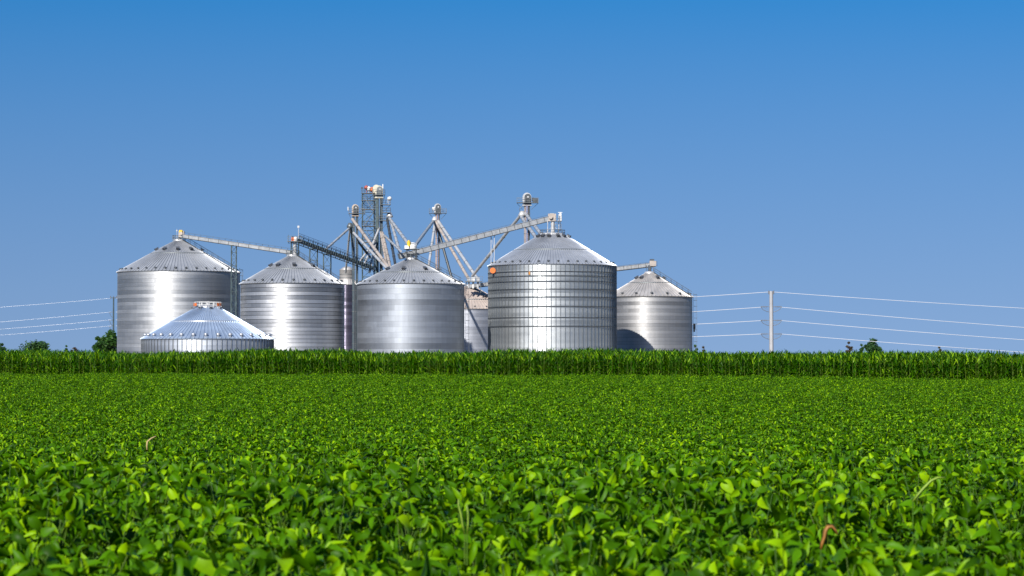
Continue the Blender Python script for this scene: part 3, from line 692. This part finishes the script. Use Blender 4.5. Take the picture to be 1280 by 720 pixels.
# tallest elevator with its lattice tower
e1, L1 = elevator('tallest bucket elevator with platforms and a cream rounded head, beside the lattice tower', 474, 548, 232, [(243.5, 466, 481), (256, 476, 488), (266, 478, 488), (276, 474, 486)],
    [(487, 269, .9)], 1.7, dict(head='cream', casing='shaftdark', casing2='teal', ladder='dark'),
    [(487, 273, 509, 303, -46, .28, 'galv'), (488, 274, 500, 316, -40, .26, 'galv'), (484, 274, 494, 330, -30, .26, 'dark'), (478, 291, 488, 335, -30, .28, 'tan'), (476, 290, 484, 336, -28, .22, 'tan'),
     (479, 293, 501, 314, -52, .2, 'galv'), (470, 300, 462, 340, -6, .24, 'galv'), (474, 285, 455, 332, -8, .2, 'galv')], None, 1.8, 2.8)
m = MB(); p = L1(470.2, 240); head_housing(m, Vector((p.x, .9, L1(470, 241).z)), 1.6, 1.9, 1.0); o = m.build('head', M['cream'], e1)
m = MB(); p = L1(487.6, 248.5, -1); m.lathe([(.02, 0), (.3, .05), (.5, .2), (.52, .24)], 16, (0, 0, 0)); dsh = m.build('dish', M['whitep'], e1, p); dsh.rotation_euler = (R_(-80), 0, R_(25))
m = MB(); m.bar(L1(485, 256), L1(486.6, 248.5), .08); m.build('dish_arm', M['galv'], e1)
m = MB(); p = L1(484.4, 246); m.bar(p, p + Vector((0, 0, -2)), .07); m.build('mast', M['galv'], e1)
m = MB(); p = L1(478.5, 240); m.bar(p, p + Vector((0, 0, 1.8)), .2); m.bar(p, p + Vector((0, 0, -.6)), .07); m.build('mast', M['whitep'], e1)
m = MB(); m.tube(L1(470.8, 243), L1(470.8, 344), .13, n=8); m.build('down_pipe', M['pink'], e1)
# the tower
c = P(460.5, 242, 555)
lt = empty('lattice_tower', (c.x, 555, 0), 'tall open lattice tower with red and white beacons on top, beside the tallest elevator', 'lattice tower')
LT = lambda x, y, dd=0: P(x, y, 555 + dd) - lt.location
m = MB(); lattice(m, (0, 0), 2.7, 2.4, 0, c.z, 2.2, .16, .09); m.build('frame', M['teal'], lt)
m = MB(); lattice(m, (1.9, 0), .9, 1.2, 0, c.z - .4, 1.1, .1, .07); m.build('ladder_cage', M['mid'], lt)
for y in (242, 251, 262, 283, 303):
    m = MB(); a, b = LT(452, y), LT(470, y); m.bar(a, b, 3.2, .1); pf = m.build('platform', M['mid'], lt)
    r = MB()
    for i in range(6):
        p = a.lerp(b, i / 5)
        for q in (-1.6, 1.6): r.bar(p + Vector((0, q, 0)), p + Vector((0, q, 1.15)), .06)
    for hh in (.6, 1.15):
        for q in (-1.6, 1.6): r.bar(a + Vector((0, q, hh)), b + Vector((0, q, hh)), .06)
    r.build('railing', M['dark'], pf)
m = MB()
for i in range(5):
    y0 = 246 + i * 19; x0, x1 = (455, 467) if i % 2 else (467, 455)
    a, b = LT(x0, y0 + 18, -1.9), LT(x1, y0, -1.9); m.bar(a, b, .5, .12); m.bar(a + Vector((0, -.25, 1)), b + Vector((0, -.25, 1)), .05)
m.build('stair_flight', M['mid'], lt)
for x, y, s, mt in ((458, 234.5, .55, 'red'), (461, 236, .62, 'whitep'), (465, 237, .6, 'orange')):
    m = MB(); p = LT(x, y, -1); m.lathe([(.02, -s), (s * .75, -s * .6), (s, 0), (s * .75, s * .6), (.02, s)], 12, p); m.bar(p, Vector((p.x, p.y, c.z)), .12); m.build('beacon', M[mt], lt)
m = MB(); p = LT(452.5, 235); m.box(p, (.4, .4, .4)); m.bar(p, LT(453, 243), .07); m.build('lamp', M['dark'], lt)

e2, L2 = elevator('slim dark bucket elevator with a rounded tan head, left of the lattice tower', 444.2, 543, 255.5, [(267, 436, 456)], [(437.5, 282, .85)], 1.35, dict(head='tan', casing='shaftdark', ladder='mid', dist='mid'),
    [(437, 285, 408, 311, -20, .20, 'galv'), (440.5, 274, 487, 336, -30, .30, 'tan'), (442, 291, 484, 336, -30, .26, 'galv'), (438, 280, 432, 341, 12, .18, 'galv'), (439, 285, 441, 318, 6, .16, 'teal'), (446, 300, 463, 322, 2, .2, 'dark'), (447, 330, 470, 300, 4, .18, 'galv')], None, 1.5, 2.6)
m = MB(); p = L2(435, 263); m.bar(p, p + Vector((0, 0, .8)), .15); m.build('lamp', M['whitep'], e2)
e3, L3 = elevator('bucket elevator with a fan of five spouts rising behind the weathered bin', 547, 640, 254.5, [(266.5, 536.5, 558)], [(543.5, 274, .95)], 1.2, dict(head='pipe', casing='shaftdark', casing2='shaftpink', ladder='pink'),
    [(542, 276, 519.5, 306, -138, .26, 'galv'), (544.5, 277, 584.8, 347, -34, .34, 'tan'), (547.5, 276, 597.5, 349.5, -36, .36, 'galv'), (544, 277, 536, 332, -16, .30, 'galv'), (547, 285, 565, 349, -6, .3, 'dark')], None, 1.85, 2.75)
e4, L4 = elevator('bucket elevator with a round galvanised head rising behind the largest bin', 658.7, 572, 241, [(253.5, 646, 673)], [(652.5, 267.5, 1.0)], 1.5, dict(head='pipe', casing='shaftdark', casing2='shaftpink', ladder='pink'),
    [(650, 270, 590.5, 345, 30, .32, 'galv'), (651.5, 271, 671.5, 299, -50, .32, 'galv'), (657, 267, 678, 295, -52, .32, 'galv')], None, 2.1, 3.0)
m = MB(); m.box(L4(669, 253) + Vector((0, -.4, .5)), (1.3, 1.2, .9)); m.tube(L4(665, 252) + Vector((0, -.3, .5)), L4(668, 252) + Vector((0, -.3, .5)), .4, n=12); m.build('motor', M['dark'], e4)
for (el, LL, x, y) in ((e3, L3, 541, 283), (e4, L4, 653, 262)):
    m = MB(); p = LL(x, y); pts = [p + Vector((.7 * math.cos(q), -.3, .7 * math.sin(q))) for q in [2 * PI * i / 12 for i in range(13)]]; m.path(pts, .06, 5); m.build('hoop', M['mid'], el)
m = MB(); m.box(L3(543, 261) + Vector((-.2, -.6, 0)), (.7, .5, .8)); m.build('motor', M['whitep'], e3)

# ------------------------------------------------------------------ power line
def sag(a, b, s, n=24):
    return [a.lerp(b, i / n) - Vector((0, 0, 4 * s * (i / n) * (1 - i / n))) for i in range(n + 1)]
DR, DL = 600, 720
def pole(label, px, D, top, r0, r1, ins_y, arm):
    c = P(px, top, D); root = empty('power_pole', (c.x, D, 0), label, 'power pole')
    m = MB(); m.tube((0, 0, 0), (0, 0, c.z), r1, r0, n=16); m.build('shaft', M['pole'], root)
    k = D / F
    m = MB(); m.bar((0, 0, c.z - .15), (-arm, 0, c.z - .5), .2); m.bar((0, 0, c.z - .15), (arm, 0, c.z - .5), .2)
    for s_ in (-1, 1): m.tube((s_ * arm, 0, c.z - .75), (s_ * arm, 0, c.z + .15), .14, n=8)
    m.build('crown_bracket', M['insul'], root)
    for y in ins_y:
        z = P(px, y, D).z
        for s_ in (-1, 1):
            m = MB(); x0, x1 = s_ * r0, s_ * (13 * k if arm < 1 else 6 * k)
            m.bar((x0, 0, z), (x1, 0, z + .05), .15)
            for i in range(6):
                x = x0 + (x1 - x0) * (.3 + .6 * i / 5); m.tube((x - .04 * s_, 0, z + .02), (x + .04 * s_, 0, z + .02), .17, n=10)
            m.bar((x0, 0, z - .9), (x1 * .75, 0, z - .1), .05)
            m.path([Vector((x1, 0, z)), Vector((x1 * .8, 0, z - .7)), Vector((x1 * .45, 0, z - 1.15)), Vector((s_ * .02 + x0, .1, z - 1.3))], .07, 4)
            m.build('insulator', M['insul'], root)
    return root
pole('thick pale steel power pole standing alone right of the bins', 964, DR, 364, .46, .58, (383.5, 400.5, 417.5), .62)
lp = empty('power_pole', (P(142, 372, DL).x, DL, 0), 'thin dark power pole with a short crossarm, just left of the smooth tall bin', 'power pole')
zt = P(142, 371.5, DL).z
m = MB(); m.tube((0, 0, 0), (0, 0, zt), .30, .20, n=10); m.build('shaft', M['teal'], lp)
m = MB(); m.bar((-1.0, 0, zt - .2), (1.0, 0, zt - .2), .22); m.build('crossarm', M['dark'], lp)
for x in (-.9, 0, .9):
    m = MB(); m.tube((x, 0, zt - .1), (x, 0, zt + .4), .12, n=8); m.build('insulator', M['insul'], lp)
for y in (390, 400, 407.5):
    z = P(142, y, DL).z; m = MB(); m.bar((0, 0, z), (-1.2, 0, z - .1), .12); m.path([Vector((-1.2, 0, z - .1)), Vector((-.9, 0, z - 1)), Vector((-.5, 0, z - 1.5)), Vector((0, 0, z - 1.7))], .06, 4); m.build('insulator', M['insul'], lp)
ords = ('topmost', 'second from the top', 'third from the top', 'lowest')
ry = (365, 384, 400.8, 417.5); rend = (383, 407, 422.5, 438)
ly = (372.8, 390, 399.8, 407.3); lend = (383, 401.5, 410.5, 418)
for i in range(4):
    xo = 3 if i == 0 else 12.5
    # right span: keeps the slope seen in the photo and runs on to the next pole outside the frame
    a = P(964 + xo, ry[i], DR); e = P(1280, rend[i], DR); b = a + (e - a) * 1.9
    s_ = (b - a).length * .004
    m = MB(); o = a.copy(); m.path([p - o for p in sag(a, b, s_, 20)], .058, 5)
    tag(m.build('power_wire', M['wire'], None, o), f'{ords[i]} of four bright wires running right from the thick pole', 'power wire', 'wires of the power line')
    a = P(964 - xo, ry[i], DR); b = P(145, ly[i], DL)
    m = MB(); o = a.copy(); m.path([p - o for p in sag(a, b, (3.0, 3.1, 2.9, 2.8)[i], 30)], .065, 5)
    tag(m.build('power_wire', M['wire'], None, o), f'{ords[i]} of four wires from the right bin to the thick pole', 'power wire', 'wires of the power line')
    a = P(139, ly[i], DL); e = P(0, lend[i], DL); b = a + (e - a) * 1.8
    m = MB(); o = a.copy(); m.path([p - o for p in sag(a, b, .25, 14)], .03, 5)
    tag(m.build('power_wire', M['wire'], None, o), f'{ords[i]} of four faint wires left of the thin dark pole', 'power wire', 'wires of the power line')

# ------------------------------------------------------------------ trees
def tree(label, px, D, top, wpx, mat, seed, cat='tree', n=2600, leaf=.34, squash=1.0, name='tree'):
    rnd = random.Random(seed); c = P(px, top, D); Hh = c.z; W = wpx * D / F
    root = empty(name, (c.x, D, 0), label, cat, 'trees seen over the corn')
    t = MB(); th = Hh * .35; t.tube((0, 0, -.2), (0, 0, th), .035 * Hh, .024 * Hh, n=9)
    lumps = []
    for i in range(13):
        q = rnd.uniform(0, 2 * PI); rr = W / 2 * .62 * math.sqrt(rnd.random()); z = Hh * (.38 + .46 * rnd.random()) 
        sz = W * rnd.uniform(.15, .25); z = min(z, Hh - sz * .8 - (rr / W) ** 2 * Hh * .8)
        lumps.append((Vector((rr * math.cos(q), rr * math.sin(q), z)), sz))
    lumps.append((Vector((0, 0, Hh - W * .16)), W * .18))
    for p, s_ in lumps:
        t.tube((0, 0, th * rnd.uniform(.7, 1)), p, .012 * Hh, .004 * Hh, n=5)
    t.build('trunk', M['bark'], root)
    m = MB()
    for i in range(n):
        p, s_ = rnd.choice(lumps)
        d = Vector((rnd.gauss(0, 1), rnd.gauss(0, 1), rnd.gauss(0, 1))).normalized(); rr = s_ * (rnd.random() ** .4) * rnd.uniform(.85, 1.2)
        q = p + Vector((d.x, d.y, d.z * .8)) * rr
        if q.z < Hh * .15: continue
        a = Vector((rnd.gauss(0, 1), rnd.gauss(0, 1), rnd.gauss(0, .6))).normalized(); b = a.cross(Vector((rnd.gauss(0, 1), rnd.gauss(0, 1), rnd.gauss(0, 1)))).normalized()
        l = leaf * rnd.uniform(.6, 1.3)
        m.add([q - a * l, q + b * l * .5, q + a * l, q - b * l * .5], [(0, 1, 2, 3)])
    m.build('crown', mat, root)
    return root
tree('dark green tree half hidden behind the far left bin, under the thin pole', 139, 640, 412, 34, M['tree'], 3, leaf=.42)
tree('small spiky green tree just left of the thin pole, lower than its neighbour', 122, 632, 420.5, 18, M['tree'], 4, n=1500)
tree('broad rounded pale green tree on the left skyline', 45, 900, 425, 44, M['treefar'], 5, n=3600, leaf=.45)
tree('low brownish tree cut by the left edge of the picture', 2, 900, 428.5, 14, M['treefar'], 6, n=1200)
tree('small dark tree poking over the corn between the broad tree and the spiky tree', 83, 860, 431.5, 7, M['treefar'], 7, n=700)
tree('low reddish tree just right of the small dark tree on the left', 93, 860, 433.5, 12, M['treered'], 8, n=900)
tree('low tree at the foot of the right end bin', 869, 800, 431, 9, M['treefar'], 9, n=800)
tree('faint low tree between the right end bin and the thick pole', 879, 820, 433, 8, M['treered'], 10, n=700)
tree('thin reddish tree left of the rounded tree on the right skyline', 1061, 900, 427, 9, M['treered'], 11, n=900)
tree('rounded dark green tree on the right skyline', 1091, 900, 422.5, 27, M['treefar'], 12, n=2600, leaf=.45)
tree('small bushy tree touching the left side of the rounded tree on the right', 1077, 905, 430, 9, M['treefar'], 13, n=800)
tree('tiny reddish treetop farthest right on the skyline', 1174, 920, 433, 8, M['treered'], 14, n=600)

# ------------------------------------------------------------------ crops
def obj_mesh(name, mb_leaf, mb_stem, m1, m2):
    me = bpy.data.meshes.new(name); n = len(mb_leaf.v)
    me.from_pydata(mb_leaf.v + mb_stem.v, [], mb_leaf.f + [tuple(i + n for i in f) for f in mb_stem.f]); me.update()
    me.materials.append(m1); me.materials.append(m2)
    me.polygons.foreach_set('use_smooth', mb_leaf.sm + mb_stem.sm)
    me.polygons.foreach_set('material_index', [0] * len(mb_leaf.f) + [1] * len(mb_stem.f))
    return bpy.data.objects.new(name, me)
def frame(d, up):
    d = d.normalized(); s = d.cross(up)
    if s.length < 1e-3: s = d.cross(Vector((1, 0, 0)))
    s.normalize(); return d, s, s.cross(d)
def leaflet(mb, base, d, up, L, W, droop, fold, rnd):
    d, s, u = frame(d, up); prof = (0.0, .80, 1.0, .84, .54, .24, 0.0); k = len(prof) - 1
    vs = []; p = base.copy(); dd = d.copy(); uu = u.copy()
    tw = rnd.uniform(-.25, .25)
    for i, w in enumerate(prof):
        f = fold * (1 + .3 * math.sin(i)); ww = w * W / 2
        vs += [p - s * ww * math.cos(f) + uu * ww * math.sin(f), p.copy(), p + s * ww * math.cos(f) + uu * ww * math.sin(f)]
        a = droop / k; dd, uu = (dd * math.cos(a) - uu * math.sin(a)), (uu * math.cos(a) + dd * math.sin(a))
        s = (s * math.cos(tw / k) + uu * math.sin(tw / k)).normalized(); uu = s.cross(dd).normalized()
        p = p + dd * (L / k)
    fs = []
    for i in range(k):
        a = 3 * i; fs += [(a, a + 1, a + 4, a + 3), (a + 1, a + 2, a + 5, a + 4)]
    mb.add(vs, fs, True)
def soy(seed):
    rnd = random.Random(seed); lf = MB(); st = MB()
    hgt = rnd.uniform(.76, .90); lean = Vector((rnd.uniform(-.06, .06), rnd.uniform(-.06, .06), 0))
    top = Vector((lean.x, lean.y, hgt - .1)); st.tube((0, 0, 0), top, .006, .003, n=4, caps=False)
    nl = 25
    for i in range(nl):
        t = i / (nl - 1); zb = hgt * (.25 + .6 * t); b = Vector((0, 0, 0)).lerp(top, zb / hgt)
        az = i * 2.4 + rnd.uniform(-.5, .5); rr = rnd.uniform(.05, .24) * (1.1 - .4 * t)
        e = Vector((lean.x * t + rr * math.cos(az), lean.y * t + rr * math.sin(az), min(hgt + .05, zb + rnd.uniform(.06, .24))))
        st.tube(b, e, .0026, .002, n=3, caps=False)
        out = Vector((math.cos(az), math.sin(az), 0)); sz = rnd.uniform(.8, 1.2) * (1 - .25 * (t > .9))
        pit = rnd.uniform(-1.5, 1.15); rollv = Vector((rnd.uniform(-1.5, 1.5), rnd.uniform(-1.5, 1.5), 1)).normalized()
        for ang, ls_ in ((0, 1.1), (1.15, 1.0), (-1.15, 1.0)):
            a2 = az + ang + rnd.uniform(-.2, .2); d = Vector((math.cos(a2), math.sin(a2), math.tan(max(-1.2, min(1.1, pit + rnd.uniform(-.4, .4)))))).normalized()
            rv = (rollv + Vector((rnd.uniform(-.4, .4), rnd.uniform(-.4, .4), 0))).normalized()
            bb = e + (out * .022 if ang == 0 else Vector((0, 0, 0)))
            leaflet(lf, bb, d, rv, .104 * sz * ls_, .062 * sz, rnd.uniform(.1, 1.5), rnd.uniform(.12, .95), rnd)
    return obj_mesh('soybean_plant', lf, st, M['soy'], M['soystem'])
def corn(seed):
    rnd = random.Random(seed); lf = MB(); st = MB(); Hc = rnd.uniform(2.15, 2.35)
    st.tube((0, 0, 0), (rnd.uniform(-.05, .05), rnd.uniform(-.05, .05), Hc * .93), .015, .007, n=5, caps=False)
    az0 = rnd.uniform(0, PI)
    for i in range(13):
        t = i / 12; zb = Hc * (.12 + .80 * t); az = az0 + (i % 2) * PI + rnd.uniform(-.45, .45)
        L = (.62 + .35 * math.sin(PI * min(1, t * .9 + .1))) * rnd.uniform(.85, 1.1) * (1 - .35 * (t > .85)); W = .098 * rnd.uniform(.85, 1.15) * (1 - .35 * (t > .9))
        el = rnd.uniform(.85, 1.15) + .25 * t; drop = rnd.uniform(1.4, 2.4) * (1 - .55 * t)
        k = 8; p = Vector((0, 0, zb)); s = Vector((-math.sin(az), math.cos(az), 0)); vs = []
        for j in range(k + 1):
            u = j / k; a = el - drop * u ** 1.4; d = Vector((math.cos(az) * math.cos(a), math.sin(az) * math.cos(a), math.sin(a)))
            w = W / 2 * min(1, (.45 + 2.2 * u)) * (1 - u ** 2.5); up = s.cross(d)
            s2 = (s + up * .35 * math.sin(u * 7 + i)).normalized()
            vs += [p - s2 * w - up * -.25 * w, p.copy(), p + s2 * w + up * .25 * w]; p = p + d * (L / k)
        lf.add(vs, [q for j in range(k) for q in ((3 * j, 3 * j + 1, 3 * j + 4, 3 * j + 3), (3 * j + 1, 3 * j + 2, 3 * j + 5, 3 * j + 4))], True)
    return obj_mesh('corn_plant', lf, st, M['corn'], M['cornstalk'])

def scatter(name, pts, rots, scales, variants, kind_label=None):
    coll = bpy.data.collections.new(name + '_plants')
    for v in variants: coll.objects.link(v)
    me = bpy.data.meshes.new(name); me.from_pydata(pts, [], [])
    at = me.attributes.new('rot', 'FLOAT_VECTOR', 'POINT'); at.data.foreach_set('vector', [c for r in rots for c in r])
    at = me.attributes.new('scl', 'FLOAT', 'POINT'); at.data.foreach_set('value', scales)
    o = bpy.data.objects.new(name, me); C.objects.link(o)
    ng = bpy.data.node_groups.new(name, 'GeometryNodeTree')
    ng.interface.new_socket('Geometry', in_out='INPUT', socket_type='NodeSocketGeometry'); ng.interface.new_socket('Geometry', in_out='OUTPUT', socket_type='NodeSocketGeometry')
    n = ng.nodes; l = ng.links
    gi = n.new('NodeGroupInput'); go = n.new('NodeGroupOutput'); ip = n.new('GeometryNodeInstanceOnPoints'); ci = n.new('GeometryNodeCollectionInfo')
    ci.inputs['Collection'].default_value = coll; ci.inputs['Separate Children'].default_value = True; ci.inputs['Reset Children'].default_value = True
    ip.inputs['Pick Instance'].default_value = True
    ra = n.new('GeometryNodeInputNamedAttribute'); ra.data_type = 'FLOAT_VECTOR'; ra.inputs['Name'].default_value = 'rot'
    sa = n.new('GeometryNodeInputNamedAttribute'); sa.data_type = 'FLOAT'; sa.inputs['Name'].default_value = 'scl'
    l.new(gi.outputs[0], ip.inputs['Points']); l.new(ci.outputs[0], ip.inputs['Instance'])
    l.new(ra.outputs[0], ip.inputs['Rotation']); l.new(sa.outputs[0], ip.inputs['Scale']); l.new(ip.outputs[0], go.inputs[0])
    md = o.modifiers.new('plants', 'NODES'); md.node_group = ng
    return o

rnd = random.Random(11)
# corn front edge: from (X -35, Y 164) to (X 30, Y 142)
ca, cb_ = Vector((-35, 164, 0)), Vector((30.3, 142, 0)); cd = (cb_ - ca).normalized(); cn = Vector((-cd.y, cd.x, 0))
def edge_y(x): return ca.y + (x - ca.x) * cd.y / cd.x
pts, rots, scl = [], [], []
for y_ in [3.5 + .0 * i for i in range(1)]: pass
y_ = 3.8
while y_ < 166:
    sp = .36
    hw = y_ * .2133 * 1.10 + 2.5
    x_ = -hw
    while x_ < hw:
        x = x_ + rnd.uniform(-.5, .5) * sp; y = y_ + rnd.uniform(-.5, .5) * sp
        if y < edge_y(x) - .55:
            pts.append((x, y, H(x, y) - .02)); rots.append((rnd.uniform(-.12, .12), rnd.uniform(-.12, .12), rnd.uniform(0, 6.28))); scl.append(rnd.uniform(.80, 1.08) * (1 + .05 * math.sin(x * 2.1 + 1.7 * math.sin(y * 1.3)) ))
        x_ += sp
    y_ += sp
f1 = scatter('soybean_field', pts, rots, scl, [soy(100 + i) for i in range(14)])
tag(f1, 'low dense green soybean crop covering the foreground up to the corn', 'soybean field', kind='stuff')
print('soy plants', len(pts))
pts, rots, scl = [], [], []
for row in range(26):
    sp = .19 if row < 8 else .3
    t = -12.0
    while t < (cb_ - ca).length + 12:
        p = ca + cd * (t + rnd.uniform(-.05, .05)) + cn * (row * .76 + rnd.uniform(-.05, .05))
        pts.append((p.x, p.y, H(p.x, p.y))); rots.append((rnd.uniform(-.06, .06), rnd.uniform(-.06, .06), rnd.uniform(0, 6.28)))
        scl.append(rnd.uniform(.95, 1.06) * (1 + .035 * math.sin(p.x * .3) + .02 * math.sin(p.x * 1.1 + 2))); t += sp
f2 = scatter('corn_field', pts, rots, scl, [corn(300 + i) for i in range(12)])
tag(f2, 'tall green corn standing in a straight edge behind the soybeans and before the bins', 'corn field', kind='stuff')

# odd leaves and stems standing out of the soybeans
def ribbon(label, cat, name, pix, D, w, mat, group=None, stem_to=None, stemmat=None):
    pts = [P(x, y, D) for x, y in pix]; base = Vector((pts[0].x, D, H(pts[0].x, D)))
    root = empty(name, base, label, cat, group)
    m = MB(); vs = []; n = len(pts)
    for i, p in enumerate(pts):
        d = (pts[min(i + 1, n - 1)] - pts[max(i - 1, 0)]).normalized(); s = d.cross(Vector((0, 1, 0))).normalized()
        t = i / (n - 1); ww = w * (.35 + .65 * math.sin(PI * min(1, t * .8 + .15))) 
        q = p - base
        vs += [q - s * ww * .5 + Vector((0, w * .35, 0)), q + Vector((0, -w * .12, 0)), q + s * ww * .5 + Vector((0, w * .35, 0)), q + Vector((0, w * .2, 0))]
    fs = []
    for i in range(n - 1):
        a = 4 * i
        for j in range(4): fs.append((a + j, a + (j + 1) % 4, a + 4 + (j + 1) % 4, a + 4 + j))
    fs += [(3, 2, 1, 0), (4 * n - 4, 4 * n - 3, 4 * n - 2, 4 * n - 1)]
    m.add(vs, fs, True); m.build('blade', mat, root)
    m = MB(); m.tube((0, 0, 0), pts[0] - base, .005, .004, n=6); m.build('stem', M['soystem'], root)
G_ = 'odd leaves and stems standing out of the soybeans'
ribbon('rust-brown curled dead leaf arching over in the right foreground soybeans', 'dead leaf', 'dead_leaf', [(1026, 687), (1028, 679), (1031, 671), (1032, 664), (1035, 659), (1040, 658), (1044, 662), (1047, 668)], 10.3, .022, M['drystem'], G_)
ribbon('small tan bent leaf tip standing above the soybeans at the left', 'dead leaf', 'dead_leaf', [(184, 566), (183.5, 558), (184, 552), (189, 548), (195, 545)], 36, .035, M['paledry'], G_)
ribbon('pale green leaf folded over in a narrow arch near the centre of the soybeans', 'bent leaf', 'bent_leaf', [(522, 590), (522.5, 582), (523, 575), (525, 572), (529, 573), (530, 580), (531, 590)], 17, .014, M['palestem'], G_)
ribbon('long pale leaf leaning to the right among the soybeans at the right', 'bent leaf', 'bent_leaf', [(1141, 627), (1148, 618), (1156, 609), (1164, 601), (1172, 597), (1182, 597)], 13.6, .020, M['palestem'], G_)
ribbon('upright yellow-green stalk, left of a close pair in the centre foreground', 'upright stalk', 'green_stalk', [(581, 668), (578, 655), (576, 642), (573, 632), (573, 624)], 11.0, .014, M['palestem'], G_)
ribbon('upright yellow-green stalk, right of a close pair in the centre foreground', 'upright stalk', 'green_stalk', [(584, 668), (585, 655), (585, 642), (583, 630)], 10.95, .013, M['palestem'], G_)
